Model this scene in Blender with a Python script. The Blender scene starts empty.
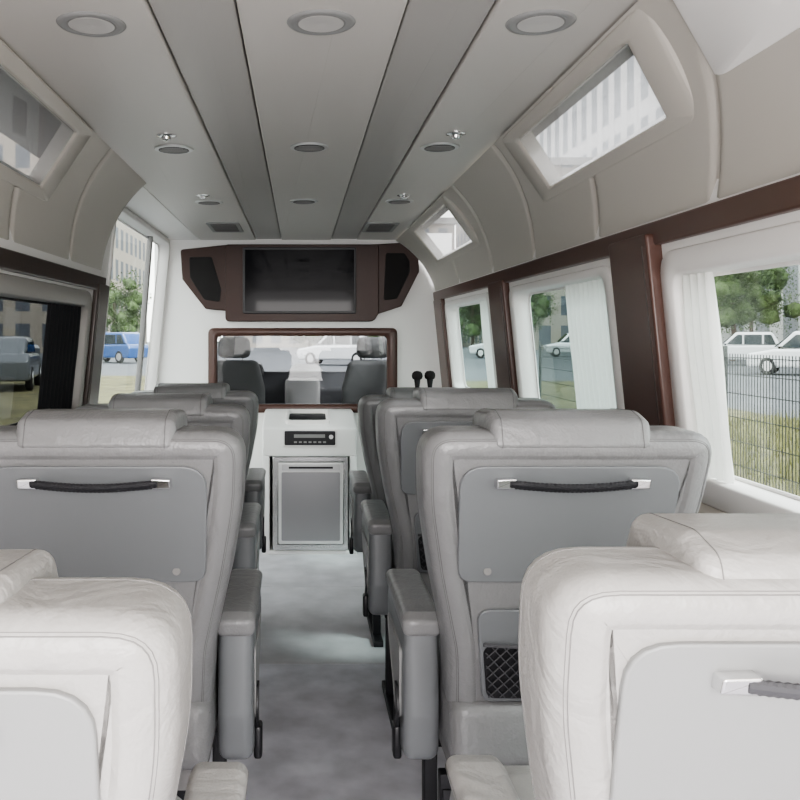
import bpy, bmesh, math, random
from mathutils import Vector
random.seed(4)
C = bpy.context.scene.collection
SC = bpy.context.scene

# ------------------------------------------------------------------ materials
def mat(name, col, rough=0.5, metal=0.0, bump=0.0, bscale=60.0, var=0.0, vscale=8.0, spec=0.5,
        emis=0.0, coat=0.0, translucent=0.0, tex='NOISE', wrinkle=0.0):
    m = bpy.data.materials.new(name); m.use_nodes = True
    nt = m.node_tree; b = nt.nodes['Principled BSDF']
    b.inputs['Base Color'].default_value = (*col, 1)
    b.inputs['Roughness'].default_value = rough
    b.inputs['Metallic'].default_value = metal
    b.inputs['Specular IOR Level'].default_value = spec
    if coat: b.inputs['Coat Weight'].default_value = coat; b.inputs['Coat Roughness'].default_value = 0.15
    if emis:
        b.inputs['Emission Color'].default_value = (*col, 1)
        b.inputs['Emission Strength'].default_value = emis
    tc = nt.nodes.new('ShaderNodeTexCoord')
    if bump:
        if tex == 'VORONOI':
            n = nt.nodes.new('ShaderNodeTexVoronoi'); n.inputs['Scale'].default_value = bscale
            out = n.outputs['Distance']
        else:
            n = nt.nodes.new('ShaderNodeTexNoise'); n.inputs['Scale'].default_value = bscale
            n.inputs['Detail'].default_value = 4
            out = n.outputs['Fac']
        nt.links.new(tc.outputs['Object'], n.inputs['Vector'])
        bp = nt.nodes.new('ShaderNodeBump'); bp.inputs['Strength'].default_value = bump
        bp.inputs['Distance'].default_value = 0.01
        nt.links.new(out, bp.inputs['Height']); nt.links.new(bp.outputs['Normal'], b.inputs['Normal'])
        if wrinkle:
            n3 = nt.nodes.new('ShaderNodeTexNoise'); n3.inputs['Scale'].default_value = 11
            n3.inputs['Detail'].default_value = 3; n3.inputs['Distortion'].default_value = 2.2
            nt.links.new(tc.outputs['Object'], n3.inputs['Vector'])
            b2 = nt.nodes.new('ShaderNodeBump'); b2.inputs['Strength'].default_value = wrinkle
            b2.inputs['Distance'].default_value = 0.03
            nt.links.new(n3.outputs['Fac'], b2.inputs['Height']); nt.links.new(b2.outputs['Normal'], bp.inputs['Normal'])
    if var:
        n2 = nt.nodes.new('ShaderNodeTexNoise'); n2.inputs['Scale'].default_value = vscale
        n2.inputs['Detail'].default_value = 5
        nt.links.new(tc.outputs['Object'], n2.inputs['Vector'])
        r = nt.nodes.new('ShaderNodeValToRGB')
        r.color_ramp.elements[0].position = 0.3; r.color_ramp.elements[1].position = 0.7
        r.color_ramp.elements[0].color = (*[c*(1-var) for c in col], 1)
        r.color_ramp.elements[1].color = (*[min(1, c*(1+var)) for c in col], 1)
        nt.links.new(n2.outputs['Fac'], r.inputs['Fac']); nt.links.new(r.outputs['Color'], b.inputs['Base Color'])
    if translucent:
        t = nt.nodes.new('ShaderNodeBsdfTranslucent'); t.inputs['Color'].default_value = (*col, 1)
        mx = nt.nodes.new('ShaderNodeMixShader'); mx.inputs['Fac'].default_value = translucent
        o = nt.nodes['Material Output']
        nt.links.new(b.outputs[0], mx.inputs[1]); nt.links.new(t.outputs[0], mx.inputs[2])
        nt.links.new(mx.outputs[0], o.inputs['Surface'])
    return m

def glassmat(name, tint=(1, 1, 1), refl=0.06, haze=0.0):
    m = bpy.data.materials.new(name); m.use_nodes = True
    nt = m.node_tree; nt.nodes.clear()
    o = nt.nodes.new('ShaderNodeOutputMaterial'); t = nt.nodes.new('ShaderNodeBsdfTransparent')
    g = nt.nodes.new('ShaderNodeBsdfGlossy'); mx = nt.nodes.new('ShaderNodeMixShader')
    t.inputs['Color'].default_value = (*tint, 1); g.inputs['Roughness'].default_value = 0.02
    mx.inputs['Fac'].default_value = refl
    nt.links.new(t.outputs[0], mx.inputs[1]); nt.links.new(g.outputs[0], mx.inputs[2])
    last = mx
    if haze:
        d = nt.nodes.new('ShaderNodeBsdfTranslucent'); d.inputs['Color'].default_value = (.7, .7, .69, 1)
        m2 = nt.nodes.new('ShaderNodeMixShader'); m2.inputs['Fac'].default_value = haze
        nt.links.new(mx.outputs[0], m2.inputs[1]); nt.links.new(d.outputs[0], m2.inputs[2]); last = m2
    nt.links.new(last.outputs[0], o.inputs['Surface'])
    return m

def facade(name, wall, win, sx=1.0, rough=0.6, bw=2.4, rh=3.2, ms=0.55):
    m = bpy.data.materials.new(name); m.use_nodes = True
    nt = m.node_tree; b = nt.nodes['Principled BSDF']; b.inputs['Roughness'].default_value = rough
    tc = nt.nodes.new('ShaderNodeTexCoord'); sp = nt.nodes.new('ShaderNodeSeparateXYZ')
    ad = nt.nodes.new('ShaderNodeMath'); ad.operation = 'ADD'; cb = nt.nodes.new('ShaderNodeCombineXYZ')
    nt.links.new(tc.outputs['Object'], sp.inputs[0])
    nt.links.new(sp.outputs['X'], ad.inputs[0]); nt.links.new(sp.outputs['Y'], ad.inputs[1])
    nt.links.new(ad.outputs[0], cb.inputs['X']); nt.links.new(sp.outputs['Z'], cb.inputs['Y'])
    br = nt.nodes.new('ShaderNodeTexBrick'); br.offset = 0
    br.inputs['Scale'].default_value = sx
    br.inputs['Color1'].default_value = (*win, 1); br.inputs['Color2'].default_value = (*[c*0.85 for c in win], 1)
    br.inputs['Mortar'].default_value = (*wall, 1)
    br.inputs['Mortar Size'].default_value = ms; br.inputs['Brick Width'].default_value = bw
    br.inputs['Row Height'].default_value = rh; br.inputs['Mortar Smooth'].default_value = 0.0
    nt.links.new(cb.outputs[0], br.inputs['Vector']); nt.links.new(br.outputs['Color'], b.inputs['Base Color'])
    return m

M = {}
M['leather'] = mat('leather', (0.205, 0.205, 0.207), 0.33, bump=0.07, bscale=200, tex='VORONOI', var=0.05, vscale=4, wrinkle=0.13)
M['leather_lit'] = mat('leather_lit', (0.39, 0.38, 0.365), 0.34, bump=0.06, bscale=220, tex='VORONOI', var=0.04, vscale=4, wrinkle=0.18)  # same leather, with window light on the nearest row painted in as paler colour
M['seam'] = mat('seam', (0.11, 0.11, 0.11), 0.6)
M['seam_lit'] = mat('seam_lit', (0.20, 0.195, 0.19), 0.6)  # seam for the leather copy with painted-in window light
M['plastic'] = mat('seat_plastic', (0.165, 0.173, 0.180), 0.36)
M['plastic_lit'] = mat('seat_plastic_lit', (0.27, 0.275, 0.273), 0.36)  # seat plastic copy, window light on the nearest row put into its colour
M['plastic_light'] = mat('seat_plastic_light', (0.25, 0.25, 0.247), 0.4)
M['black'] = mat('black_plastic', (0.010, 0.010, 0.012), 0.4)
M['rubber'] = mat('black_rubber', (0.010, 0.010, 0.013), 0.55, bump=0.3, bscale=200)
M['chrome'] = mat('chrome', (0.8, 0.8, 0.8), 0.15, 1.0)
M['steel'] = mat('brushed_steel', (0.6, 0.6, 0.6), 0.35, 0.8)
M['darkmetal'] = mat('dark_metal', (0.02, 0.02, 0.023), 0.5, 0.4)
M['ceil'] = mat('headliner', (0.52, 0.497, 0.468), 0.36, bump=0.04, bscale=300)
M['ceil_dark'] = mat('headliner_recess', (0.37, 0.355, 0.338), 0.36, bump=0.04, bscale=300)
M['groove'] = mat('ceiling_groove', (0.12, 0.11, 0.105), 0.6)
M['cove'] = mat('padded_vinyl', (0.46, 0.432, 0.392), 0.38, bump=0.04, bscale=220)
M['white'] = mat('white_trim', (0.78, 0.76, 0.74), 0.4)
M['wall'] = mat('white_wall', (0.86, 0.85, 0.83), 0.55, bump=0.05, bscale=200)
M['wood'] = mat('brown_gloss_veneer', (0.085, 0.044, 0.035), 0.32, spec=0.35, coat=0.12, var=0.12, vscale=3)
M['wood_tv'] = mat('brown_dark_veneer', (0.050, 0.026, 0.021), 0.35, spec=0.25, var=0.15, vscale=3)
M['wood_dark'] = mat('dark_brown_trim', (0.055, 0.040, 0.034), 0.32, spec=0.35, coat=0.1)
M['grayframe'] = mat('gray_frame', (0.22, 0.215, 0.21), 0.45)
M['leftframe'] = mat('light_gray_frame', (0.34, 0.325, 0.305), 0.45)
M['screen'] = mat('tv_screen', (0.006, 0.006, 0.008), 0.05, spec=0.12)
M['cloth_black'] = mat('speaker_cloth', (0.018, 0.016, 0.016), 0.9, bump=0.4, bscale=400)
M['carpet'] = mat('gray_carpet', (0.62, 0.615, 0.66), 0.95, bump=0.08, bscale=300, var=0.20, vscale=7)
M['carpet_beige'] = mat('pale_gray_carpet', (0.55, 0.535, 0.555), 0.95, bump=0.08, bscale=300, var=0.14, vscale=7)
M['sheer'] = mat('sheer_curtain', (0.88, 0.88, 0.86), 0.8, translucent=0.5)
M['blackcurtain'] = mat('black_curtain', (0.010, 0.010, 0.012), 0.9)
M['glass'] = glassmat('window_glass', (0.90, 0.94, 0.92), 0.04)
M['glass_teal'] = glassmat('teal_glass', (0.70, 0.79, 0.77), 0.05)
M['glass_front'] = glassmat('partition_glass', (0.78, 0.80, 0.80), 0.03)
M['glass_dark'] = glassmat('dark_glass', (0.42, 0.44, 0.44), 0.05)
M['glass2'] = glassmat('tinted_glass', (0.70, 0.71, 0.71), 0.05, 0.10)
M['lens'] = mat('lamp_lens', (0.48, 0.465, 0.45), 0.3)
M['asphalt'] = mat('asphalt', (0.11, 0.115, 0.125), 0.9, bump=0.3, bscale=30, var=0.12, vscale=0.6)
M['grass'] = mat('grass_ground', (0.12, 0.11, 0.05), 0.95, var=0.5, vscale=2)
M['blade'] = mat('grass_blade', (0.20, 0.20, 0.08), 0.8, var=0.4, vscale=3)
M['leaf'] = mat('leaf', (0.07, 0.11, 0.035), 0.7, var=0.6, vscale=2)
M['bark'] = mat('bark', (0.10, 0.07, 0.05), 0.9, bump=0.6, bscale=12)
M['carwhite'] = mat('car_paint_white', (0.60, 0.61, 0.62), 0.2, coat=0.8)
M['carblue'] = mat('car_paint_blue', (0.03, 0.09, 0.26), 0.25, coat=0.8)
M['cargray'] = mat('car_paint_gray', (0.12, 0.13, 0.14), 0.25, coat=0.8)
M['carglass'] = mat('car_glass', (0.02, 0.03, 0.035), 0.05)
M['tire'] = mat('tire', (0.02, 0.02, 0.02), 0.8)
M['fence'] = mat('fence_wire', (0.015, 0.02, 0.018), 0.5)
M['conc'] = mat('concrete', (0.4, 0.39, 0.37), 0.8, var=0.1, vscale=1)
M['fac1'] = facade('facade_white', (0.55, 0.55, 0.54), (0.24, 0.255, 0.27), 1.0, bw=4.2, rh=14.0, ms=1.0)
M['fac3'] = facade('facade_pale', (0.62, 0.61, 0.59), (0.30, 0.32, 0.33), 1.0, bw=2.2, rh=3.4, ms=0.75)
M['fac2'] = facade('facade_tan', (0.36, 0.32, 0.27), (0.12, 0.13, 0.15), 1.0)
M['cab'] = mat('cab_trim', (0.05, 0.05, 0.055), 0.6)
M['cabseat'] = mat('cab_seat_fabric', (0.16, 0.16, 0.163), 0.8, bump=0.3, bscale=200)
M['reflection_patch'] = mat('reflection_patch', (0.80, 0.80, 0.79), 0.7)  # white of the sheet that imitates a glass reflection
M['net'] = mat('elastic_net', (0.07, 0.07, 0.075), 0.7)
M['strap'] = mat('ribbed_gray_strap', (0.05, 0.05, 0.055), 0.5)

# ------------------------------------------------------------------ helpers
def finish(bm, name, mats, parent=None, angle=38, loc=None, **props):
    bmesh.ops.recalc_face_normals(bm, faces=bm.faces)
    me = bpy.data.meshes.new(name); bm.to_mesh(me); bm.free()
    if not isinstance(mats, (list, tuple)): mats = [mats]
    for m in mats: me.materials.append(m)
    for p in me.polygons: p.use_smooth = True
    me.set_sharp_from_angle(angle=math.radians(angle))
    for p in me.polygons:
        if len(p.vertices) > 4: p.use_smooth = False
    o = bpy.data.objects.new(name, me); C.objects.link(o)
    if parent: o.parent = parent
    if loc: o.location = loc
    for k, v in props.items(): o[k] = v
    return o

def empty(name, loc=(0, 0, 0), parent=None, **props):
    o = bpy.data.objects.new(name, None); C.objects.link(o); o.location = loc
    o.empty_display_size = 0.1
    if parent: o.parent = parent
    for k, v in props.items(): o[k] = v
    return o

def copy_tree(o, parent=None, loc=None):
    n = o.copy(); C.objects.link(n); n.parent = parent
    if loc is not None: n.location = loc
    for c in o.children: copy_tree(c, n)
    return n

def area(p): return 0.5*sum(p[i][0]*p[(i+1) % len(p)][1]-p[(i+1) % len(p)][0]*p[i][1] for i in range(len(p)))

def rpoly(pts, r=0.02, n=5):
    """rounded polygon; r float or list per vertex"""
    if area(pts) < 0:
        pts = pts[::-1]
        if isinstance(r, (list, tuple)): r = r[::-1]
    out = []
    N = len(pts)
    for i in range(N):
        a, b, c = Vector(pts[i-1]), Vector(pts[i]), Vector(pts[(i+1) % N])
        rr = r[i] if isinstance(r, (list, tuple)) else r
        d1 = (a-b); d2 = (c-b); l1 = d1.length; l2 = d2.length
        d1.normalize(); d2.normalize()
        ang = math.acos(max(-1, min(1, d1.dot(d2)))); turn = math.pi-ang
        t = rr*math.tan(turn/2); lim = 0.48*min(l1, l2)
        if t > lim: t = lim
        if rr <= 0 or turn < 0.02: out.append(tuple(b)); continue
        p1 = b+d1*t; p2 = b+d2*t
        for k in range(n+1):
            f = k/n
            q = (1-f)**2*p1+2*f*(1-f)*b+f*f*p2
            out.append(tuple(q))
    return out

def off(pts, d):
    """inward offset of CCW polygon"""
    if abs(d) < 1e-9: return list(pts)
    N = len(pts); res = []
    for i in range(N):
        p0, p1, p2 = Vector(pts[i-1]), Vector(pts[i]), Vector(pts[(i+1) % N])
        e1 = (p1-p0); e2 = (p2-p1)
        if e1.length < 1e-7: e1 = e2
        if e2.length < 1e-7: e2 = e1
        e1 = e1.normalized(); e2 = e2.normalized()
        n1 = Vector((-e1.y, e1.x)); n2 = Vector((-e2.y, e2.x))
        n = n1+n2
        if n.length < 1e-6: n = n1
        n.normalize()
        k = 1/max(0.5, n.dot(n1))
        res.append(tuple(p1+n*d*k))
    return res

def loft(bm, rings, cap0=True, cap1=True, mi=0, closed=True):
    vr = [[bm.verts.new(p) for p in r] for r in rings]
    for a, b in zip(vr[:-1], vr[1:]):
        n = len(a)
        for i in range(n if closed else n-1):
            f = bm.faces.new((a[i], a[(i+1) % n], b[(i+1) % n], b[i])); f.material_index = mi
    if cap0: bm.faces.new(vr[0][::-1]).material_index = mi
    if cap1: bm.faces.new(vr[-1]).material_index = mi
    return vr

def mXZ(u, v, d): return (u, d, v)
def mYZ(u, v, d): return (d, u, v)
def mXY(u, v, d): return (u, v, d)

def pillow(bm, outline, d0, d1, r, mp=mXZ, puff=0.0, n=4, mi=0, recess=None):
    """rounded slab: outline in plane, thickness d0..d1, edge radius r"""
    if area(outline) < 0: outline = outline[::-1]
    rings = []
    cx = sum(p[0] for p in outline)/len(outline); cy = sum(p[1] for p in outline)/len(outline)
    def R(pts, d): return [Vector(mp(p[0], p[1], d)) for p in pts]
    def sc(pts, s): return [(cx+(p[0]-cx)*s, cy+(p[1]-cy)*s) for p in pts]
    inner = off(outline, r)
    if recess: rings += [R(off(outline, r+recess[0]+0.006), d0+recess[1]), R(off(outline, r+recess[0]), d0+0.001)]
    elif puff:
        for s, k in ((0.05, 1.02), (0.25, 0.97), (0.5, 0.82), (0.75, 0.5), (0.9, 0.22)): rings.append(R(sc(inner, s), d0-puff*k))
    for i in range(n+1):
        th = i/n*math.pi/2
        rings.append(R(off(outline, r*(1-math.sin(th))), d0+r*(1-math.cos(th))))
    for i in range(n, -1, -1):
        th = i/n*math.pi/2
        rings.append(R(off(outline, r*(1-math.sin(th))), d1-r*(1-math.cos(th))))
    if puff:
        for s, k in ((0.9, 0.22), (0.75, 0.5), (0.5, 0.82), (0.25, 0.97), (0.05, 1.02)): rings.append(R(sc(inner, s), d1+puff*k))
    loft(bm, rings, mi=mi)

def box(bm, x0, x1, y0, y1, z0, z1, r=0.004, mi=0, mp=None):
    o = [(x0, y0), (x1, y0), (x1, y1), (x0, y1)]
    f = mXY if mp is None else mp
    if r: o = rpoly(o, r*1.2, 3); pillow(bm, o, z0, z1, min(r, abs(z1-z0)*0.45), f, n=2, mi=mi)
    else: loft(bm, [[Vector(f(p[0], p[1], z0)) for p in o], [Vector(f(p[0], p[1], z1)) for p in o]], mi=mi)

def tube(bm, pts, r, closed=False, n=6, mi=0):
    P = [Vector(p) for p in pts]; rings = []; N = len(P)
    up = Vector((0.13, 0.31, 0.94)).normalized()
    for i in range(N):
        if closed: t = P[(i+1) % N]-P[i-1]
        else: t = P[min(i+1, N-1)]-P[max(i-1, 0)]
        t.normalize()
        a = t.cross(up)
        if a.length < 1e-3: a = t.cross(Vector((1, 0, 0)))
        a.normalize(); b = t.cross(a)
        rings.append([P[i]+a*r*math.cos(k/n*2*math.pi)+b*r*math.sin(k/n*2*math.pi) for k in range(n)])
    if closed: rings.append(rings[0])
    loft(bm, rings, cap0=not closed, cap1=not closed, mi=mi)

def lathe(bm, prof, center=(0, 0, 0), axis='Z', n=32, mi=0):
    rings = []
    for r, h in prof:
        ring = []
        for k in range(n):
            a = 2*math.pi*k/n; x, y = r*math.cos(a), r*math.sin(a)
            v = (x, y, h) if axis == 'Z' else ((h, x, y) if axis == 'X' else (x, h, y))
            ring.append(Vector(v)+Vector(center))
        rings.append(ring)
    loft(bm, rings, mi=mi)

def rect(u0, u1, v0, v1, r=0.02, n=6): return rpoly([(u0, v0), (u1, v0), (u1, v1), (u0, v1)], r, n)

def ringframe(bm, outer, inner, d0, d1, mp, e=0.004, mi=0):
    """frame between two outlines having the same vertex count"""
    def R(pts, d): return [Vector(mp(p[0], p[1], d)) for p in pts]
    rs = [R(outer, d0), R(outer, d1-e), R(off(outer, e), d1), R(off(inner, -e), d1), R(inner, d1-e), R(inner, d0)]
    rs.append(rs[0])
    loft(bm, rs, cap0=False, cap1=False, mi=mi)

# ------------------------------------------------------------------ van shell
H = 1.28; CEIL = 1.887; D = 5.43; YB = -0.9
def wx(z): return 0.862+(1.55-z)*0.10
def wallmap(side):
    return lambda y, z, d: (side*(wx(z)-d), y, z)

def wall_with_holes(name, side, y0, y1, z0, z1, holes, material, thick=0.05):
    bm = bmesh.new()
    loops = [[(y0, z0), (y1, z0), (y1, z1), (y0, z1)]]+holes
    es = []
    for L in loops:
        vs = [bm.verts.new((0, p[0], p[1])) for p in L]
        for i in range(len(vs)): es.append(bm.edges.new((vs[i], vs[(i+1) % len(vs)])))
    bmesh.ops.triangle_fill(bm, use_beauty=True, edges=es, use_dissolve=False)
    ext = bmesh.ops.extrude_face_region(bm, geom=list(bm.faces))
    nv = {g for g in ext['geom'] if isinstance(g, bmesh.types.BMVert)}
    for v in bm.verts:
        d = -thick if v in nv else 0.0
        v.co = Vector((side*(wx(v.co.z)-d), v.co.y, v.co.z))
    return finish(bm, name, material, kind='structure', angle=25)

RW = [(0.55, 1.985, 0.955, 1.42), (2.42, 3.46, 0.97, 1.45), (3.93, 5.02, 0.97, 1.45)]
def grow(w, m=0.012): return (w[0]-m, w[1]+m, w[2]-m, w[3]+m)
wall_with_holes('wall_right', 1, YB, D+2.6, -0.35, 1.60,
                [rect(*grow(w), 0.05) for w in RW]+[rect(5.8, 7.0, 0.95, 1.5, .05)], M['white'])
LW = [(1.75, 3.49, 0.97, 1.40)]
wall_with_holes('wall_left', -1, YB, 3.70, -0.35, 1.60, [rect(*grow(w), 0.07) for w in LW], M['white'])
wall_with_holes('wall_entry', -1, 3.70, D+2.6, -0.35, CEIL+0.05,
                [rect(*grow((3.84, 5.38, 0.62, 1.85)), 0.09), rect(5.8, 7.0, 0.95, 1.5, .05)], M['white'])
# front partition wall
bm = bmesh.new()
es = []
for L in ([(-0.93, 0), (0.97, 0), (0.97, 1.93), (-0.93, 1.93)], rect(-0.545, 0.57, 0.825, 1.285, 0.03)):
    vs = [bm.verts.new((p[0], D, p[1])) for p in L]
    for i in range(len(vs)): es.append(bm.edges.new((vs[i], vs[(i+1) % len(vs)])))
bmesh.ops.triangle_fill(bm, use_beauty=True, edges=es)
ext = bmesh.ops.extrude_face_region(bm, geom=list(bm.faces))
for g in ext['geom']:
    if isinstance(g, bmesh.types.BMVert): g.co.y += 0.04
finish(bm, 'wall_front', M['wall'], kind='structure', angle=25)

bm = bmesh.new(); box(bm, -1.03, 1.03, YB, D+2.4, -0.06, 0.0, 0)
finish(bm, 'floor', M['carpet'], kind='structure')
for i, (a, b, m) in enumerate([(YB, 3.287, 'carpet'), (3.29, 4.297, 'carpet_beige'), (4.30, 5.42, 'carpet_beige')]):
    bm = bmesh.new(); box(bm, -0.98, 0.98, a, b, 0.0, 0.008, 0.003)
    finish(bm, 'floor_mat' if i == 0 else 'floor_mat.%03d' % i, M[m],
           label=['gray mottled carpet section along the aisle', 'pale gray carpet section between seats', 'pale gray carpet section before the fridge'][i],
           category='carpet')

# ceiling backing and panels
bm = bmesh.new(); box(bm, -0.93, 0.75, YB, D+2.4, CEIL+0.022, CEIL+0.05, 0)
finish(bm, 'ceiling', M['groove'], kind='structure')
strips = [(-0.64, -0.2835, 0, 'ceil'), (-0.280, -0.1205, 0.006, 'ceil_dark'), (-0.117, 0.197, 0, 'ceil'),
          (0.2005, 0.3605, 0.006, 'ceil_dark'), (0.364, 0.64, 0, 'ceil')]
tn = 1
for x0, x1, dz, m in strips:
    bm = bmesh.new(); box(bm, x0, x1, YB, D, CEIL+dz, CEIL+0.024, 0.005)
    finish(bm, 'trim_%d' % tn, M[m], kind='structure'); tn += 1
bm = bmesh.new(); box(bm, -0.90, -0.642, 3.42, D, CEIL, CEIL+0.024, 0.004)
finish(bm, 'trim_%d' % tn, M['white'], kind='structure'); tn += 1

# coves
A0 = Vector((0.875, 1.55)); A1 = Vector((0.616, 1.887)); NRM = Vector((0.793, 0.609))
def cove(side, y, u, h):
    p = A0.lerp(A1, u)+NRM*(0.045*math.sin(math.pi*min(max(u, 0), 1))**0.8)
    p = p-NRM*h
    return Vector((side*p.x, y, p.y))
BR = [(-0.9, -0.9), (-0.2, -0.6), (0.45, 0.05), (1.12, 0.72), (1.79, 1.38), (2.48, 2.06), (3.14, 2.68), (3.81, 3.4), (4.6, 4.35), (5.42, 5.42)]
BL = [(-0.9, -0.9), (-0.2, -0.6), (0.45, 0.05), (1.12, 0.72), (1.79, 1.38), (2.55, 2.15), (3.2, 2.75), (3.72, 3.38)]
# upper windows: glass bounds with shear
UR = [(0.60, 1.46, 0.66, 0.93), (1.93, 2.76, 0.50, 0.90), (4.02, 5.00, 0.42, 0.91)]
UL = [(0.60, 1.44, 0.50, 0.93), (1.76, 2.68, 0.47, 0.91)]
SH = 0.28
def cove_pads(side, B, U):
    global tn
    for (b0, t0), (b1, t1) in zip(B[:-1], B[1:]):
        bm = bmesh.new(); nu, nv = 26, 44; g = []
        for i in range(nu+1):
            u = i/nu; row = []
            for j in range(nv+1):
                v = j/nv
                ya = b0+(t0-b0)*u; yb = b1+(t1-b1)*u
                y = ya+(yb-ya)*v
                dist = min(v*(yb-ya), (1-v)*(yb-ya), u*0.42+0.004, (1-u)*0.42+0.01)
                h = 0.014*math.sqrt(max(0, 1-(1-min(1, dist/0.028))**2))
                row.append(bm.verts.new(cove(side, y, u, h)))
            g.append(row)
        for i in range(nu):
            for j in range(nv):
                f = (g[i][j], g[i][j+1], g[i+1][j+1], g[i+1][j])
                uc = (i+.5)/nu; y = sum(q.co.y for q in f)/4+SH*uc
                if any(a-.02 < y < b+.02 and c-.02 < uc < d+.02 for a, b, c, d in U): continue
                bm.faces.new(f)
        finish(bm, 'trim_%d' % tn, M['cove'], kind='structure', angle=60); tn += 1
cove_pads(1, BR, UR); cove_pads(-1, BL, UL)
# end cap of the left cove
bm = bmesh.new()
v = [bm.verts.new(cove(-1, 3.72+(3.38-3.72)*i/14, i/14, 0.0)) for i in range(15)]
w = [bm.verts.new(cove(-1, 3.72+(3.38-3.72)*i/14, i/14, -0.16)) for i in range(15)]
for i in range(14): bm.faces.new((v[i], v[i+1], w[i+1], w[i]))
finish(bm, 'trim_%d' % tn, M['white'], kind='structure'); tn += 1

wn = 1
def upper_window(side, a, b, c, d, m, fm=(0.135, 0.095)):
    global wn
    def mp(y, u, h): return cove(side, y-SH*u, u, h)
    def rr(m1, m2, r): return rect(a-m1, b+m1, c-m2, d+m2, r, 6)
    f1, f2 = fm
    bm = bmesh.new()
    seq = [(rr(f1, f2, 0.045), 0.0), (rr(f1-.007, f2-.005, 0.045), 0.010), (rr(f1-.02, f2-.015, 0.045), 0.0155), (rr(0.03, 0.028, 0.03), 0.0175),
           (rr(0.010, 0.014, 0.02), 0.0175), (rr(0.007, 0.009, 0.02), 0.016), (rr(0.002, 0.002, 0.02), 0.012), (rr(-0.002, -0.004, 0.02), -0.03)]
    loft(bm, [[mp(p[0], min(p[1], 1.0), h) for p in o] for o, h in seq], cap0=False, cap1=False)
    fr = finish(bm, 'window_%d' % wn, m, kind='structure', angle=28)
    bm = bmesh.new()
    loft(bm, [[mp(p[0], p[1], 0.012) for p in rr(0.004, 0.006, 0.02)], [mp(p[0], p[1], 0.010) for p in rr(0.004, 0.006, 0.02)]])
    finish(bm, 'glass', M['glass2'], fr)
    wn += 1
for i, q in enumerate(UR): upper_window(1, *q, M['white'] if i == 0 else M['cove'], fm=(0.26, 0.14) if i == 0 else (0.135, 0.095))
for q in UL: upper_window(-1, *q, M['cove'])

# side windows: surround frame + glass
def side_window(side, y0, y1, z0, z1, m, name=None, r=0.05, brd=0.06, seal='black', gl='glass'):
    global wn
    mp = wallmap(side); bm = bmesh.new()
    ringframe(bm, rect(y0-brd, y1+brd, z0-brd, z1+min(brd, 1.478-z1 if z1 < 1.47 else 0.03), r+0.02), rect(y0, y1, z0, z1, r), -0.055, 0.010, mp, 0.005)
    fr = finish(bm, name or 'window_%d' % wn, m, kind='structure', angle=50)
    bm = bmesh.new()
    ringframe(bm, rect(y0-.005, y1+.005, z0-.005, z1+.005, r), rect(y0+0.008, y1-0.008, z0+0.008, z1-0.008, r), -0.060, -0.056, mp, 0.001)
    finish(bm, 'window_seal', M[seal], fr)
    bm = bmesh.new()
    pillow(bm, rect(y0, y1, z0, z1, r), -0.064, -0.061, 0.001, mp, n=1)
    finish(bm, 'glass', M[gl], fr)
    if not name: wn += 1
    return fr
for i, w in enumerate(RW): side_window(1, *w, M['white'], seal='white', gl='glass' if i == 0 else 'glass_teal')
side_window(-1, *LW[0], M['leftframe'], gl='glass_dark', r=.07)
d1 = side_window(-1, 3.84, 5.38, 0.62, 1.85, M['white'], 'door_1', 0.09, 0.03, 'white')
bm = bmesh.new()
pillow(bm, rpoly([(5.00, 0.6), (5.05, 0.6), (5.02, 1.2), (4.94, 1.86), (4.90, 1.86), (4.97, 1.2)], .02), -0.05, -0.02, 0.008, wallmap(-1), n=2)
finish(bm, 'door_pillar', M['grayframe'], d1)

# window sills
for side, y0, y1 in ((1, YB, 5.4), (-1, YB, 3.7)):
    bm = bmesh.new()
    prof = rpoly([(0.0, 0.84), (0.035, 0.84), (0.045, 0.865), (0.03, 0.885), (0.0, 0.90)], 0.008, 3)
    loft(bm, [[Vector((side*(wx(0.89)-p[0]), y, p[1])) for p in prof] for y in (y0, y1)])
    finish(bm, 'trim_%d' % tn, M['cove'], kind='structure'); tn += 1

# brown rails + pillars
def rail(side, y0, y1, z0, z1, m, t=0.018):
    global tn
    bm = bmesh.new(); pillow(bm, rect(y0, y1, z0, z1, 0.006, 3), -0.01, t, 0.005, wallmap(side), n=3)
    finish(bm, 'trim_%d' % tn, m, kind='structure'); tn += 1
def pillar(side, y0, y1, z0, z1, m, t=0.022):
    global tn
    bm = bmesh.new(); pillow(bm, rect(y0, y1, z0, z1, 0.012, 4), -0.01, t, 0.007, wallmap(side), n=4)
    bx = [(y0+0.025, z0+0.03), (y0+0.03, z0+0.03), (y0+0.03, z1-0.03), (y0+0.025, z1-0.03)]
    loft(bm, [[Vector(wallmap(side)(p[0], p[1], t-0.002)) for p in bx], [Vector(wallmap(side)(p[0], p[1], t+0.002)) for p in bx]], mi=1)
    finish(bm, 'trim_%d' % tn, [m, M['wood_dark']], kind='structure'); tn += 1
rail(1, YB, 5.4, 1.497, 1.552, M['wood']); rail(-1, YB, 3.72, 1.47, 1.53, M['wood_dark'])
pillar(1, 2.04, 2.29, 0.80, 1.525, M['wood'], 0.036); pillar(1, 3.53, 3.80, 0.80, 1.51, M['wood'], 0.03)
pillar(1, 5.10, 5.40, 0.3, 1.50, M['wood']); pillar(-1, 3.58, 3.78, 0.5, 1.50, M['wood_dark'])
pillar(1, 0.10, 0.36, 0.80, 1.51, M['wood'])
pillar(-1, 1.25, 1.55, 0.8, 1.50, M['wood_dark'])

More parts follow.
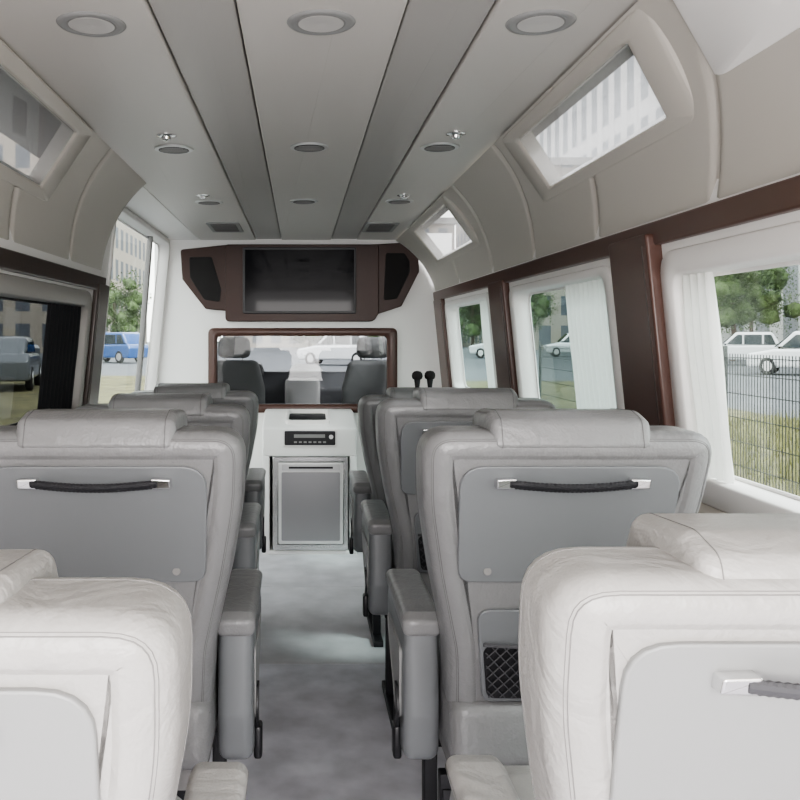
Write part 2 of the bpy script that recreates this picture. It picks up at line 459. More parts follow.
# curtains
def curtain(side, y0, y1, z0, z1, m, label, folds=6, amp=0.010):
    bm = bmesh.new(); nu = folds*10; g = []
    for k in range(9):
        z = z0+(z1-z0)*k/8; row = []
        for i in range(nu+1):
            f = i/nu; y = y0+(y1-y0)*f
            row.append(bm.verts.new(wallmap(side)(y, z, -0.018+amp*math.sin(f*folds*2*math.pi)*(1-0.15*math.sin(k*.9)))))
        g.append(row)
    for k in range(8):
        for i in range(nu): bm.faces.new((g[k][i], g[k][i+1], g[k+1][i+1], g[k+1][i]))
    return finish(bm, 'curtain', m, label=label, category='curtain', angle=180)
curtain(1, 1.84, 1.982, 0.958, 1.417, M['sheer'], 'white sheer curtain gathered at the window pillar', 4, 0.016)
curtain(1, 2.425, 2.86, 0.975, 1.445, M['sheer'], 'white sheer curtain half drawn over the window', 10)
curtain(1, 3.94, 4.20, 0.975, 1.445, M['sheer'], 'white sheer curtain gathered beside brown pillar', 7)
curtain(-1, 3.02, 3.485, 0.975, 1.395, M['blackcurtain'], 'black curtain drawn over part of the window', 9)

# ------------------------------------------------------------------ partition furniture
def front(u, v, d): return (u, D-d, v)
bm = bmesh.new()
ringframe(bm, rect(-0.585, 0.62, 0.785, 1.325, 0.04), rect(-0.53, 0.556, 0.838, 1.274, 0.03), -0.03, 0.025, front, 0.006)
fw = finish(bm, 'window_%d' % wn, M['wood'], kind='structure', angle=50); wn += 1
bm = bmesh.new(); pillow(bm, rect(-0.54, 0.565, 0.83, 1.28, 0.03), -0.01, -0.006, 0.001, front, n=1)
finish(bm, 'glass', M['glass_front'], fw)

tv = empty('television_panel', (0, D, 1.6), label='brown gloss wall panel holding a flat black television between speakers', category='television')
def tvm(u, v, d): return (u, -d, v-1.6)
bm = bmesh.new()
pillow(bm, rpoly([(-0.474, 1.365), (0.47, 1.365), (0.50, 1.42), (0.50, 1.855), (-0.474, 1.855)], [.03, .05, .05, .02, .02]), 0.0, 0.045, 0.006, tvm)
finish(bm, 'surround', M['wood_tv'], tv)
bm = bmesh.new(); pillow(bm, rect(-0.362, 0.355, 1.415, 1.835, 0.015), 0.040, 0.057, 0.004, tvm, n=2)
pillow(bm, rect(-0.348, 0.342, 1.43, 1.82, 0.006), 0.050, 0.0585, 0.001, tvm, n=1, mi=1)
finish(bm, 'television_screen', [M['black'], M['screen']], tv)
for W, S in (([(-.760, 1.823), (-.447, 1.855), (-.409, 1.427), (-.6, 1.445), (-.748, 1.634)],
              [(-.703, 1.775), (-.56, 1.775), (-.50, 1.568), (-.511, 1.491), (-.607, 1.504), (-.697, 1.644)]),
             ([(.46, 1.855), (.665, 1.868), (.752, 1.78), (.757, 1.683), (.645, 1.462), (.42, 1.389)],
              [(.545, 1.80), (.66, 1.80), (.695, 1.75), (.699, 1.683), (.615, 1.51), (.53, 1.50)])):
    bm = bmesh.new(); pillow(bm, rpoly(W, .02), 0.0, 0.035, 0.006, tvm)
    wg = finish(bm, 'speaker_housing', M['wood_tv'], tv)
    bm = bmesh.new(); pillow(bm, rpoly(S, .015), 0.03, 0.040, 0.003, tvm, n=2)
    finish(bm, 'speaker_grille', M['cloth_black'], wg)

# console cabinet with fridge niche
cab = empty('console_cabinet', (0.055, 4.93, 0), label='off white console cabinet with radio above the fridge', category='cabinet')
bm = bmesh.new()
side = rpoly([(0.0, 0.575), (0.49, 0.575), (0.49, 0.81), (0.32, 0.81), (0.0, 0.742)], [.01, .0, .01, .03, .02], 4)
pillow(bm, side, -0.275, 0.275, 0.012, mYZ)
box(bm, -0.275, -0.232, 0, 0.49, 0, 0.578, 0.006); box(bm, 0.232, 0.275, 0, 0.49, 0, 0.578, 0.006)
box(bm, -0.24, 0.24, 0.0, 0.49, 0.0, 0.03, 0.004)
finish(bm, 'cabinet_body', M['wall'], cab)
bm = bmesh.new(); pillow(bm, rect(-0.155, 0.16, 0.632, 0.732, 0.012), -0.008, 0.01, 0.004, mXZ, n=2)
st = finish(bm, 'radio_bezel', M['white'], cab)
bm = bmesh.new(); pillow(bm, rect(-0.145, 0.15, 0.642, 0.724, 0.008), -0.011, 0.0, 0.002, mXZ, n=2)
finish(bm, 'radio', M['black'], st)
bm = bmesh.new()
pillow(bm, rect(-0.09, 0.09, 0.685, 0.705, 0.002), -0.0135, -0.01, 0.001, mXZ, n=1)
finish(bm, 'radio_display', M['grayframe'], st)
for k in range(7):
    bm = bmesh.new(); pillow(bm, rect(-0.09+k*0.028, -0.072+k*0.028, 0.655, 0.665, 0.002), -0.0135, -0.01, 0.001, mXZ, n=1)
    finish(bm, 'radio_button', M['grayframe'], st)
bm = bmesh.new(); lathe(bm, [(0.001, -0.02), (0.012, -0.02), (0.013, -0.01)], (0.125, 0, 0.69), 'Y', 16)
finish(bm, 'radio_knob', M['steel'], st)
def slope(u, v, d): return (u, v, 0.742+v*0.2125+d)
bm = bmesh.new(); ringframe(bm, rect(-0.14, 0.12, 0.06, 0.29, 0.03), rect(-0.12, 0.10, 0.08, 0.27, 0.025), -0.01, 0.022, slope, 0.004)
tr = finish(bm, 'tray_rim', M['white'], cab)
bm = bmesh.new(); pillow(bm, rect(-0.12, 0.10, 0.08, 0.27, 0.02), -0.005, 0.002, 0.001, slope, n=1)
finish(bm, 'tray', M['black'], tr)

fr = empty('fridge', (0.065, 4.93, 0.032), label='small silver built-in fridge with gray door', category='fridge')
bm = bmesh.new()
box(bm, -0.225, 0.215, 0.02, 0.47, 0, 0.54, 0.004)
ringframe(bm, rect(-0.222, 0.212, 0.002, 0.542, 0.012), rect(-0.195, 0.19, 0.035, 0.515, 0.008), -0.02, 0.012, lambda u, v, d: (u, -d, v), 0.003)
finish(bm, 'fridge_body', mat('fridge_frame', (0.55, 0.55, 0.55), 0.25, 0.8), fr)
bm = bmesh.new(); pillow(bm, rect(-0.190, 0.185, 0.038, 0.511, 0.012), -0.016, 0.02, 0.006, mXZ, n=3)
fd = finish(bm, 'fridge_door', mat('fridge_door_silver', (0.75, 0.75, 0.74), 0.3, 0.6), fr)
bm = bmesh.new(); pillow(bm, rect(-0.172, 0.167, 0.058, 0.455, 0.01), -0.019, -0.01, 0.002, mXZ, n=2)
finish(bm, 'door_panel', mat('fridge_panel', (0.38, 0.38, 0.385), 0.28, 0.85), fd)
bm = bmesh.new(); box(bm, -0.17, 0.165, 0.466, 0.500, -0.022, -0.01, 0.003, mp=lambda x, z, d: (x, d, z))
gr = finish(bm, 'vent_grille', M['steel'], fd)
bm = bmesh.new(); box(bm, -0.13, 0.125, 0.476, 0.488, -0.0245, -0.0215, 0, mp=lambda x, z, d: (x, d, z))
finish(bm, 'handle_slot', M['black'], gr)

# ------------------------------------------------------------------ ceiling lamps and vents
def lamp_a():
    e = empty('ceiling_lamp', (0, 0, CEIL), label='round frosted ceiling lamp with gray ring', category='ceiling lamp', group='round lamps along the headliner')
    bm = bmesh.new(); lathe(bm, [(0.046, 0.0), (0.047, -0.003), (0.056, -0.005), (0.064, -0.003), (0.067, 0.0), (0.067, 0.003), (0.046, 0.003)], n=40)
    finish(bm, 'lamp_ring', M['plastic_light'], e)
    bm = bmesh.new(); lathe(bm, [(0.0435, -0.001), (0.0435, -0.0035), (0.0475, -0.0035), (0.0475, -0.001)], n=40); finish(bm, 'lamp_groove', M['grayframe'], e)
    bm = bmesh.new(); lathe(bm, [(0.001, -0.002), (0.03, -0.0042), (0.044, -0.004), (0.044, 0.002)], n=40)
    finish(bm, 'lamp_lens', M['lens'], e)
    return e
A = lamp_a(); A.location = (-0.407, 1.66, CEIL)
for x in (0.041, 0.467): copy_tree(A, None, (x, 1.65, CEIL))
def lamp_b():
    e = empty('ceiling_speaker', (0, 0, CEIL), label='round slatted gray ceiling outlet with chrome rim', category='ceiling outlet', group='round outlets along the headliner')
    bm = bmesh.new(); lathe(bm, [(0.046, 0.002), (0.046, -0.004), (0.054, -0.006), (0.062, -0.004), (0.065, 0.002)], n=36)
    o = finish(bm, 'outlet_ring', M['steel'], e)
    bm = bmesh.new(); lathe(bm, [(0.001, -0.0062), (0.049, -0.0064), (0.050, -0.002)], n=36); finish(bm, 'outlet_core', M['black'], o)
    for k in range(4):
        y = -0.030+k*0.020; w = math.sqrt(0.045**2-y*y)
        bm = bmesh.new(); box(bm, -w, w, y-0.003, y+0.003, -0.0074, -0.006, 0)
        finish(bm, 'outlet_slat', M['grayframe'], o)
    return e
B = lamp_b(); B.location = (-0.411, 2.77, CEIL)
for x, y in ((0.03, 2.74), (0.45, 2.74), (-0.415, 3.88), (0.018, 3.85), (0.45, 3.85)): copy_tree(B, None, (x, y, CEIL))
def knob():
    bm = bmesh.new()
    lathe(bm, [(0.030, 0.002), (0.030, -0.003), (0.022, -0.006), (0.016, -0.007), (0.014, -0.014), (0.008, -0.017), (0.001, -0.018)], n=24)
    return finish(bm, 'reading_lamp', M['chrome'], label='small chrome swivel reading lamp on headliner', category='reading lamp', group='chrome reading lamps')
K = knob(); K.location = (-0.405, 2.58, CEIL)
for x, y in ((0.47, 2.56), (-0.42, 3.68), (0.45, 3.68)): copy_tree(K, None, (x, y, CEIL))
def vent():
    e = empty('ceiling_vent', (0, 0, CEIL), label='rectangular gray ceiling air vent', category='vent', group='rectangular air vents')
    bm = bmesh.new(); ringframe(bm, rect(-.09, .09, -.20, .20, .02), rect(-.068, .068, -.16, .16, .015), -0.003, 0.006, lambda u, v, d: (u, v, -d), 0.002)
    finish(bm, 'vent_frame', M['plastic_light'], e)
    bm = bmesh.new(); box(bm, -.068, .068, -.16, .16, -0.006, 0.002, 0)
    for k in range(5): box(bm, -.068, .068, -.125+k*.06, -.112+k*.06, -0.007, -0.004, 0, mi=1)
    finish(bm, 'vent_slats', [M['black'], M['grayframe']], e)
    return e
V = vent(); V.location = (-0.42, 4.78, CEIL); copy_tree(V, None, (0.45, 4.78, CEIL))

# ------------------------------------------------------------------ passenger seat
K_T = 0.33
def shy(z): return (1.05-z)*K_T
def mb(u, v, d): return (u, shy(v)+d, v)
def make_seat(leather, plastic, label, seam, strap):
    s = empty('passenger_seat', label=label, category='seat', group='gray leather passenger seats')
    hw = [(.180, .49), (.193, .67), (.230, .83), (.256, .97), (.263, 1.11)]
    rad = [.05, .25, .3, .6, .055]
    pts = [(x, z) for x, z in hw]+[(-x, z) for x, z in hw[::-1]]
    out = rpoly(pts, rad+rad[::-1], 6)
    bm = bmesh.new()
    pillow(bm, out, 0.0, 0.155, 0.042, mb, n=8, recess=(0.002, 0.005))
    tube(bm, [mb(p[0], p[1], 0.0086) for p in off(out, 0.0165)], 0.0007, True, 5, mi=1)
    tube(bm, [mb(p[0], p[1], 0.0112) for p in off(out, 0.0135)], 0.0005, True, 5, mi=1)
    tube(bm, [mb(p[0], p[1], 0.112) for p in off(out, 0.0)], 0.0007, True, 5, mi=1)
    br = finish(bm, 'backrest', [leather, seam], s)
    # rear shell panels
    bm = bmesh.new()
    pillow(bm, rpoly([(-.188, .822), (.188, .822), (.198, 1.048), (-.198, 1.048)], [.03, .03, .045, .045]), -0.003, 0.008, 0.003, mb, n=3)
    rp = finish(bm, 'back_panel', plastic, s)
    for sx in (-1, 1):
        bm = bmesh.new(); lathe(bm, [(0.001, -0.002), (0.007, -0.002), (0.008, 0.0)], mb(sx*.135, .845, -.003), 'Y', 16)
        finish(bm, 'panel_button', M['grayframe'], rp)
    bm = bmesh.new()
    pillow(bm, rpoly([(-.125, .565), (.125, .565), (.148, .765), (-.148, .765)], .025), -0.003, 0.008, 0.003, mb, n=3)
    lp = finish(bm, 'storage_pocket', plastic, s)
    bm = bmesh.new()
    pillow(bm, rpoly([(-.117, .573), (.117, .573), (.133, .69), (-.133, .69)], .02), -0.005, -0.002, 0.001, mb, n=1)
    finish(bm, 'pocket_opening', M['black'], lp)
    bm = bmesh.new()
    def inside(x, z): return .575 < z < .688 and abs(x) < .116+(z-.575)*.12
    for sgn in (-1, 1):
        for k in range(-12, 13):
            seg = []
            for t in range(0, 41):
                z = .575+t*.0028; x = k*.022+sgn*(z-.632)*0.9
                if inside(x, z): seg.append(mb(x, z, -0.009))
            if len(seg) > 2: tube(bm, [seg[0], seg[len(seg)//2], seg[-1]], 0.0013, False, 4)
    tube(bm, [mb(-.133, .693, -.009), mb(0, .687, -.014), mb(.133, .693, -.009)], 0.004, False, 6)
    finish(bm, 'net', M['net'], lp)
    # grab handle
    gh = empty('grab_handle', (0, 0, 0), s)
    bm = bmesh.new(); n = 60
    rings = []
    for i in range(n+1):
        f = i/n; x = -.112+.224*f; drop = 0.006*math.sin(math.pi*f)
        hh = 0.0074 + (0.0012 if i % 2 else 0); pr = -0.018-0.010*math.sin(math.pi*f)
        z = 1.018-drop
        rings.append([Vector(mb(x, z+hh*math.sin(a), pr+0.006*math.cos(a))) for a in [k/10*2*math.pi for k in range(10)]])
    loft(bm, rings); finish(bm, 'handle_strap', strap, gh, angle=15)
    for sx in (-1, 1):
        bm = bmesh.new(); pillow(bm, rpoly([(sx*.100, 1.008), (sx*.135, 1.0095), (sx*.135, 1.0265), (sx*.100, 1.028)], .003, 3), -0.022, 0.0, 0.003, mb, n=3)
        finish(bm, 'handle_cap', M['chrome'], gh)
    # headrest pad draped over the top
    bm = bmesh.new()
    hp = rpoly([(-.012, 1.082), (.02, 1.07), (.15, 1.06), (.175, 1.05), (.19, 1.09), (.165, 1.136), (.05, 1.143), (.002, 1.130)],
               [.010, .02, .02, .02, .03, .03, .05, .022], 5)
    pillow(bm, hp, -0.142, 0.142, 0.016, mYZ, n=5, puff=0.002)
    tube(bm, [(-0.124, a, b) for a, b in off(hp, -0.0002)], 0.0007, True, 5, mi=1)
    tube(bm, [(0.124, a, b) for a, b in off(hp, -0.0002)], 0.0007, True, 5, mi=1)
    finish(bm, 'headrest', [leather, seam], s)
    # cushion
    bm = bmesh.new()
    cu = rpoly([(.13, .43), (.66, .42), (.70, .50), (.68, .585), (.60, .61), (.30, .585), (.15, .56)], [.04, .03, .04, .04, .06, .1, .03], 5)
    pillow(bm, cu, -.185, .185, 0.03, mYZ, n=4, puff=0.004)
    finish(bm, 'seat_cushion', leather, s)
    # armrests
    for sx in (-1, 1):
        bm = bmesh.new()
        ar = rpoly([(.25, .40), (.32, .385), (.45, .43), (.58, .57), (.60, .645), (.58, .68), (.25, .68), (.235, .50)], [.04, .06, .08, .05, .02, .0, .0, .05], 5)
        pillow(bm, ar, .192 if sx > 0 else -.266, .266 if sx > 0 else -.192, 0.022, mYZ, n=5)
        am = finish(bm, 'armrest', plastic, s)
        bm = bmesh.new()
        ap = rpoly([(.240, .66), (.58, .67), (.61, .68), (.60, .703), (.56, .712), (.26, .708), (.234, .695)], .014, 5)
        pillow(bm, ap, .188 if sx > 0 else -.270, .270 if sx > 0 else -.188, 0.017, mYZ, n=5)
        finish(bm, 'armrest_pad', leather, am)
        bm = bmesh.new()
        pillow(bm, rpoly([(.30, .47), (.36, .45), (.50, .56), (.55, .62), (.29, .62)], .02), sx*.264, sx*.269, 0.0015, mYZ, n=2)
        finish(bm, 'armrest_cover', M['plastic_light'], am)
    # base
    bm = bmesh.new()
    box(bm, -.17, .17, .20, .62, .36, .44, 0.02)
    sb = finish(bm, 'seat_base', M['grayframe'], s)
    for x in (-.17, .17):
        bm = bmesh.new(); box(bm, x-.02, x+.02, .18, .64, .008, .035, 0.004); finish(bm, 'seat_rail', M['darkmetal'], s)
    for y in (.26, .52):
        bm = bmesh.new(); box(bm, -.19, .19, y, y+.03, .30, .37, 0.003); finish(bm, 'crossbar', M['darkmetal'], s)
    for x in (-.17, .17):
        for y in (.275, .535):
            bm = bmesh.new(); box(bm, x-.016, x+.016, y-.02, y+.02, .03, .34, 0.004); finish(bm, 'leg', M['darkmetal'], s)
    return s

def add_belt(s, sx):
    y = .33; x = sx*.272
    bm = bmesh.new(); rings = []
    for i in range(13):
        f = i/12; yy = y-0.02*math.sin(f*math.pi); zz = 0.53-f*0.09
        rings.append([Vector((x-.003, yy-0.016, zz)), Vector((x+.002, yy-0.016, zz)), Vector((x+.002, yy+0.016, zz)), Vector((x-.003, yy+0.016, zz))])
    loft(bm, rings); e = finish(bm, 'seat_belt', M['black'], s)
    bm = bmesh.new(); box(bm, x-0.009, x+0.009, y-0.02, y+0.02, 0.375, 0.445, 0.006); finish(bm, 'buckle', M['black'], e)

def adjust(s, kind, d):
    for c in s.children:
        if c.name.split('.')[0] == kind: c.location = Vector(c.location)+Vector(d)
S1 = make_seat(M['leather_lit'], M['plastic_lit'], 'gray leather seat with window light painted in, seen from behind with grab handle', M['seam_lit'], M['strap'])
s1b = copy_tree(S1, None, (-0.358, 0.66, 0)); s1b.scale = (1, 1, 0.958)
adjust(s1b, 'headrest', (-0.022, 0.01, -0.017)); adjust(s1b, 'armrest', (0.014, -0.03, -0.01)); adjust(s1b, 'grab_handle', (-0.016, 0, -0.012))
S1.location = (0.482, 0.74, 0); S1.scale = (1, 1, 0.965)
adjust(S1, 'armrest', (0, -0.09, -0.015)); adjust(S1, 'headrest', (0.013, 0.008, -0.006)); adjust(S1, 'grab_handle', (0.016, 0.002, -0.006))
S2 = make_seat(M['leather'], M['plastic'], 'gray leather seat with back panel, net pocket and handle', M['seam'], M['rubber'])
places = [(-0.362, 1.50, 1), (0.485, 2.43, .985), (-0.408, 2.43, .97), (0.49, 3.28, .94), (-0.425, 3.28, .955)]
for x, y, k in places:
    q = copy_tree(S2, None, (x, y, 0)); q.scale = (1, 1, k)
    add_belt(q, -1 if x > 0 else 1)
add_belt(S2, -1)
S2.location = (0.480, 1.50, 0)

# microphones resting on the seat top
def micro(x, y, z):
    mic = empty('microphone', (x, y, z), label='black handheld microphone upright on the seat top', category='microphone', group='pair of black microphones')
    mic.scale = (.75, .75, .55)
    bm = bmesh.new(); lathe(bm, [(0.001, 0), (0.011, 0), (0.016, 0.05), (0.017, 0.07)], n=18); finish(bm, 'mic_body', M['black'], mic)
    bm = bmesh.new(); lathe(bm, [(0.017, 0.062), (0.026, 0.070), (0.029, 0.088), (0.027, 0.106), (0.018, 0.120), (0.001, 0.125)], n=18); finish(bm, 'mic_head', M['cloth_black'], mic)
micro(0.462, 3.27+.08, 1.070); micro(0.512, 3.27+.08, 1.071)

# ------------------------------------------------------------------ driver's cab
def cab_seat(x):
    e = empty('driver_seat', (x, 6.0, 0), label='gray fabric cab seat with headrest behind the windshield', category='seat', group='cab seats')
    bm = bmesh.new(); pillow(bm, rpoly([(-.22, .55), (.22, .55), (.22, .9), (.17, 1.10), (-.17, 1.10), (-.22, .9)], .06), 0, .14, .04, mXZ, n=4, puff=.01); finish(bm, 'backrest', M['cabseat'], e)
    bm = bmesh.new(); pillow(bm, rpoly([(-.12, 1.115), (.12, 1.115), (.11, 1.265), (-.11, 1.265)], .05), .02, .12, .035, mXZ, n=4, puff=.01); finish(bm, 'headrest', M['cabseat'], e)
    for sx in (-.06, .06):
        bm = bmesh.new(); tube(bm, [(sx, .07, 1.08), (sx, .07, 1.13)], .006); finish(bm, 'headrest_post', M['steel'], e)
    bm = bmesh.new(); pillow(bm, rpoly([(.05, .42), (.55, .42), (.58, .55), (.1, .57)], .05), -.23, .23, .03, mYZ); finish(bm, 'seat_cushion', M['cabseat'], e)
    bm = bmesh.new(); box(bm, -.2, .2, .1, .5, 0, .43, .02); finish(bm, 'seat_base', M['black'], e)
    return e
cs = cab_seat(-0.47); copy_tree(cs, None, (0.52, 6.0, 0))
bm = bmesh.new()
pillow(bm, rpoly([(6.85, .45), (7.75, .45), (7.75, .86), (7.3, .97), (6.95, .98), (6.82, .85)], [.03, .03, .05, .1, .06, .08]), -.93, .93, .03, mYZ)
db = finish(bm, 'dashboard', M['cab'], label='dark van dashboard below the windshield', category='dashboard')
bm = bmesh.new(); box(bm, -.12, .16, 6.70, 6.90, .35, .93, .03); finish(bm, 'center_stack', M['grayframe'], db)
bm = bmesh.new(); pillow(bm, rpoly([(-.62, .93), (-.28, .93), (-.32, 1.05), (-.58, 1.05)], .04), 6.88, 7.1, .02, mXZ); finish(bm, 'instrument_hood', M['black'], db)
sw = empty('steering_wheel', (-.50, 6.60, .86), label='black three-spoke steering wheel', category='steering wheel')
sw.rotation_euler = (math.radians(60), 0, 0)
bm = bmesh.new(); tube(bm, [(.19*math.cos(a), .19*math.sin(a), 0) for a in [k/32*2*math.pi for k in range(32)]], .014, True, 8); finish(bm, 'wheel_rim', M['black'], sw)
bm = bmesh.new(); lathe(bm, [(.001, .03), (.05, .025), (.06, 0), (.05, -.20)], n=20)
for a in (0, math.pi, -math.pi/2): tube(bm, [(0, 0, 0), (.18*math.cos(a), .18*math.sin(a), 0)], .012)
finish(bm, 'wheel_hub', M['black'], sw)
bm = bmesh.new()
pillow(bm, rpoly([(-.12, 0.0), (.17, 0.0), (.12, .16), (-.05, .17)], .01, 2), 0, .004, .001, lambda u, v, d: (u, v*.9, d+v*.3), n=1)
finish(bm, 'reflection_sheet', M['reflection_patch'], loc=(0.02, 6.93, 0.985), label='added white sheet standing in for a pale glass reflection', category='reflection_patch')  # sheet added on the dashboard to imitate the pale reflection in the partition glass
bm = bmesh.new(); box(bm, -.95, .95, 7.98, 8.03, -.3, .90, .01)
finish(bm, 'wall_cab', M['cab'], kind='structure')
bm = bmesh.new(); box(bm, -.98, .98, 7.6, 8.03, 1.62, 1.95, .01)
finish(bm, 'trim_%d' % tn, M['cab'], kind='structure'); tn += 1
for sx in (-1, 1):
    bm = bmesh.new(); tube(bm, [(sx*.92, 8.0, .85), (sx*.80, 7.7, 1.66)], .04)
    finish(bm, 'trim_%d' % tn, M['cab'], kind='structure'); tn += 1

# ------------------------------------------------------------------ outside
GZ = -0.35
bm = bmesh.new(); box(bm, -150, 150, -60, 200, GZ-.1, GZ, 0)
finish(bm, 'ground', M['asphalt'], kind='structure')
bm = bmesh.new(); box(bm, 3.2, 9.5, -4, 30, GZ, GZ+.012, 0)
finish(bm, 'grass_verge', M['grass'], label='green grass verge beside the road', category='grass', kind='stuff')
bm = bmesh.new()
for i in range(14000):
    x = random.uniform(3.3, 9.4); y = random.uniform(1.5, 16); h = random.uniform(.05, .28); a = random.uniform(0, 6.28)
    dx, dy = .010*math.cos(a), .010*math.sin(a)
    lx, ly = random.uniform(-.06, .06), random.uniform(-.06, .06)
    v = [bm.verts.new((x-dx, y-dy, GZ+.013)), bm.verts.new((x+dx, y+dy, GZ+.013)), bm.verts.new((x+lx, y+ly, GZ+.013+h))]
    bm.faces.new(v)
finish(bm, 'grass_blades', M['blade'], label='loose tufts of green grass on the verge', category='grass', kind='stuff')
bm = bmesh.new(); box(bm, -14, -3.2, 9, 34, GZ, GZ+.004, 0)
finish(bm, 'lawn', M['grass'], label='grass lawn beside the parked van', category='grass', kind='stuff')

# fence
fe = empty('fence', (4.6, 0, GZ+.013), label='dark green welded wire fence along the verge', category='fence')
bm = bmesh.new()
for i in range(260):
    y = 2.0+i*0.055; box(bm, -.0035, .0035, y-.0035, y+.0035, 0, 1.42, 0)
for z in (0.05, .25, .5, .75, 1.0, 1.2, 1.38): box(bm, -.004, .004, 2, 16.3, z-.004, z+.004, 0)
finish(bm, 'wire_mesh', M['fence'], fe)
for y in (2.0, 4.4, 6.8, 9.2, 11.6, 14.0, 16.3):
    bm = bmesh.new(); box(bm, -.02, .02, y-.02, y+.02, 0, 1.5, .004); finish(bm, 'fence_post', M['fence'], fe)

def car(loc, rot, paint, label, suv=True):
    e = empty('car', (loc[0], loc[1], GZ+.005), label=label, category='car'); e.rotation_euler = (0, 0, rot)
    e.scale = (1, .9, 1.08)
    h = 1.65 if suv else 1.45
    bm = bmesh.new()
    body = rpoly([(-2.25, .28), (2.2, .28), (2.28, .55), (2.2, .80), (1.1, .98), (-2.1, 1.02), (-2.3, .8)], [.1, .1, .1, .15, .3, .15, .1], 5)
    pillow(bm, body, -.9, .9, .10, mYZ, n=4)
    roof = rpoly([(-2.0, .96), (1.15, .96), (.35, h), (-1.55, h)], [.05, .05, .3, .3], 5)
    pillow(bm, roof, -.78, .78, .12, mYZ, n=4)
    finish(bm, 'car_body', paint, e)
    for sx in (-1, 1):
        for q in ([(-1.72, 1.04), (-1.1, 1.04), (-1.1, h-.13), (-1.48, h-.13)], [(-1.0, 1.04), (-.07, 1.04), (-.07, h-.13), (-1.0, h-.13)], [(.03, 1.04), (.88, 1.04), (.27, h-.13), (.03, h-.13)]):
            bm = bmesh.new(); pillow(bm, rpoly(q, .05, 3), sx*.765, sx*.79, .003, mYZ, n=1); finish(bm, 'car_window', M['carglass'], e)
    bm = bmesh.new()
    loft(bm, [[Vector((x, 1.12-.02, 1.05)), Vector((x, .42, h-.09)), Vector((x, .46, h-.06)), Vector((x, 1.17, 1.05))] for x in (-.66, .66)])
    finish(bm, 'windshield', M['carglass'], e)
    for sx in (-1, 1):
        for y in (-1.4, 1.4):
            bm = bmesh.new()
            lathe(bm, [(.001, -.1), (.30, -.1), (.34, -.06), (.34, .06), (.30, .1), (.001, .1)], (sx*.82, y, .34), 'X', 24)
            lathe(bm, [(.001, -.112), (.19, -.11), (.2, -.09), (.2, .09), (.19, .11), (.001, .112)], (sx*.82, y, .34), 'X', 20, mi=1)
            finish(bm, 'wheel', [M['tire'], M['steel']], e)
    for x in (-.65, .65):
        bm = bmesh.new(); box(bm, x-.16, x+.16, 2.17, 2.25, .62, .76, .02); finish(bm, 'headlight', M['steel'], e)
    return e
car((2.0, 46), math.radians(75), M['carwhite'], 'white sport utility car driving on the road')
car((20.5, 34.5), math.radians(55), M['carwhite'], 'white sport utility car parked across the road')
car((24, 46), math.radians(60), M['carwhite'], 'white car parked beyond the fence')
car((28.5, 44), math.radians(50), M['cargray'], 'gray sedan on the far side of the road', False)
car((20.5, 64), math.radians(80), M['carwhite'], 'white car further along the road')
car((-9.0, 26), math.radians(12), M['cargray'], 'gray car parked on the lawn side', False)
car((-11, 50), math.radians(60), M['carblue'], 'blue car parked near the trees')
car((-17, 48), math.radians(80), M['cargray'], 'gray car crossing behind the van', False)
car((24, 56), math.radians(60), M['carblue'], 'dark blue car among traffic', False)
car((14, 60), math.radians(80), M['carwhite'], 'white car crossing at the road end')

def tree(x, y, h, r, label='leafy green roadside tree'):
    e = empty('tree', (x, y, GZ), label=label, category='tree', group='roadside trees')
    bm = bmesh.new(); tube(bm, [(0, 0, 0), (.05, 0, h*.3), (0, .08, h*.6), (0, 0, h*.8)], .14, False, 8); finish(bm, 'trunk', M['bark'], e)
    bm = bmesh.new()
    for i in range(24):
        c = Vector((random.uniform(-r, r)*.7, random.uniform(-r, r)*.7, h*.66+random.uniform(-r, r)*.8))
        rr = r*random.uniform(.2, .34)
        g = bmesh.ops.create_icosphere(bm, subdivisions=1, radius=rr*.8)
        for v in g['verts']: v.co = v.co*(1+random.uniform(-.3, .3))+c
        for k in range(420):
            d = Vector((random.gauss(0, 1), random.gauss(0, 1), random.gauss(0, 1))).normalized()*rr*random.uniform(.7, 1.8)+c
            a = Vector((random.uniform(-1, 1), random.uniform(-1, 1), random.uniform(-1, 1)))*.13; b = Vector((random.uniform(-1, 1), random.uniform(-1, 1), random.uniform(-1, 1)))*.13
            bm.faces.new([bm.verts.new(d), bm.verts.new(d+a), bm.verts.new(d+b)])
    finish(bm, 'foliage', M['leaf'], e, angle=180)
for q in ((27, 53, 6, 2.8), (33, 48, 6, 2.6), (35, 66, 8, 3.2), (35, 39, 6.5, 3.0), (8, 76, 6, 3), (-6, 80, 7, 3), (-17, 36, 4.2, 1.8), (-19, 43, 5, 2.0), (-22, 30, 5, 2.2), (-15.5, 28, 3.4, 1.2), (-25, 22, 5, 2.2), (15, 74, 6, 3.0), (31, 28, 6, 2.8), (35, 79, 8, 3.2), (28, 72, 6, 3.0), (21, 82, 7, 3.0), (1, 90, 6, 3.2), (-14, 64, 5.5, 2.2), (-7.5, 62, 5.5, 2.2)):
    tree(*q)

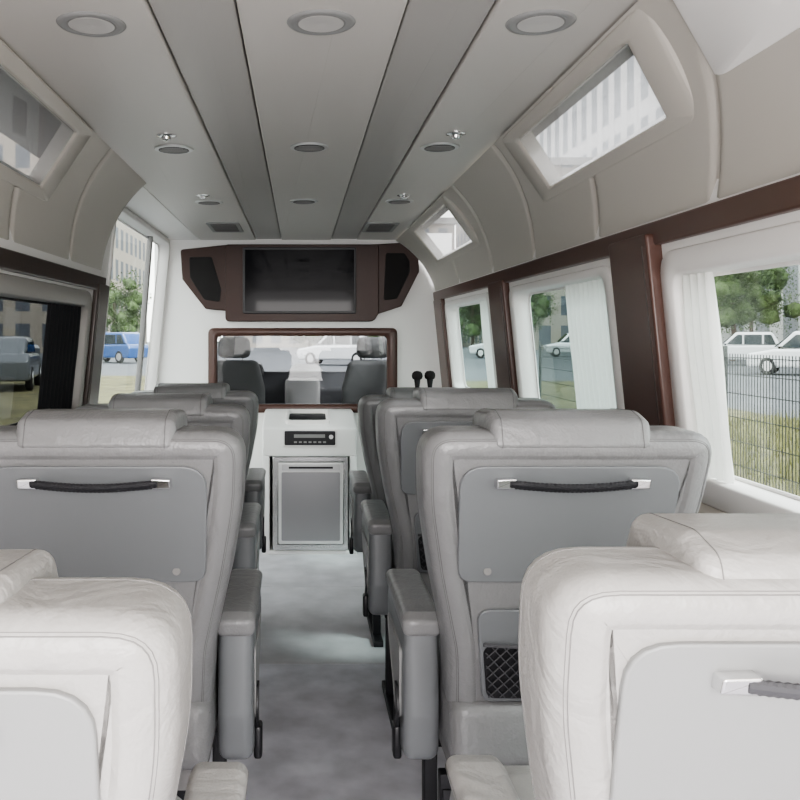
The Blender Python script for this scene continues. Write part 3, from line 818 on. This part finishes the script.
def building(x0, x1, y0, y1, h, m, label):
    e = empty('building', ((x0+x1)/2, (y0+y1)/2, GZ), label=label, category='building')
    w, d = (x1-x0)/2, (y1-y0)/2
    bm = bmesh.new(); box(bm, -w, w, -d, d, 0, h, 0); finish(bm, 'building_wall', m, e)
    bm = bmesh.new(); box(bm, -w-.3, w+.3, -d-.3, d+.3, h, h+.8, 0); finish(bm, 'parapet', M['conc'], e)
building(40, 60, 20, 170, 58, M['fac1'], 'white office block with dark windows across the road')
building(-60, -34, 14, 72, 46, M['fac3'], 'white apartment block with dark windows')
building(-34, -18, 76, 100, 22, M['fac2'], 'tan office tower beyond the trees')
building(-10, 20, 110, 125, 16, M['fac2'], 'tan low building at the road end')
building(22, 39, 92, 120, 20, M['fac2'], 'tan building beyond the roadside trees')
bm = bmesh.new(); lathe(bm, [(.001, 0), (.07, 0), (.05, 7), (.001, 7.05)], n=14)
lp = finish(bm, 'lamp_post', M['conc'], loc=(12, 20, GZ), label='gray street lamp post beside the road', category='lamp post')
bm = bmesh.new(); tube(bm, [(0, 0, 6.8), (-.6, 0, 7.1), (-1.6, 0, 7.2)], .03); finish(bm, 'lamp_arm', M['steel'], lp)

# ------------------------------------------------------------------ light
w = bpy.data.worlds.new('World'); SC.world = w; w.use_nodes = True
nt = w.node_tree; bg = nt.nodes['Background']
tc = nt.nodes.new('ShaderNodeTexCoord'); sp = nt.nodes.new('ShaderNodeSeparateXYZ'); rp = nt.nodes.new('ShaderNodeValToRGB')
rp.color_ramp.elements[0].color = (0.99, 0.95, 0.93, 1); rp.color_ramp.elements[1].color = (0.88, 0.88, 0.93, 1)
rp.color_ramp.elements[0].position = 0.0; rp.color_ramp.elements[1].position = 0.7
nt.links.new(tc.outputs['Generated'], sp.inputs[0]); nt.links.new(sp.outputs['Z'], rp.inputs['Fac']); nt.links.new(rp.outputs['Color'], bg.inputs['Color'])
bg.inputs['Strength'].default_value = 6.0
sun = bpy.data.lights.new('Sun', 'SUN'); sun.energy = 5.0; sun.angle = 0.2; so = bpy.data.objects.new('Sun', sun); C.objects.link(so)
so.rotation_euler = (math.radians(20), math.radians(32), 0)
al = bpy.data.lights.new('RearDoorLight', 'AREA'); al.shape = 'RECTANGLE'; al.size = 1.3; al.size_y = 1.1; al.energy = 58
al.color = (1.0, 0.962, 0.94)
ao = bpy.data.objects.new('RearDoorLight', al); C.objects.link(ao); ao.location = (0.05, -0.85, 1.2); ao.rotation_euler = (math.radians(98), 0, 0)
try:
    SC.view_settings.look = 'AgX - Medium High Contrast'
except Exception:
    pass

cam = bpy.data.cameras.new('Camera'); co = bpy.data.objects.new('Camera', cam); C.objects.link(co)
co.location = (0, 0, H); co.rotation_euler = (math.radians(90), 0, 0)
cam.lens = 38.25; cam.sensor_width = 36; cam.shift_x = 0.125; cam.shift_y = -0.08125; cam.clip_start = 0.05; cam.clip_end = 500
SC.camera = co
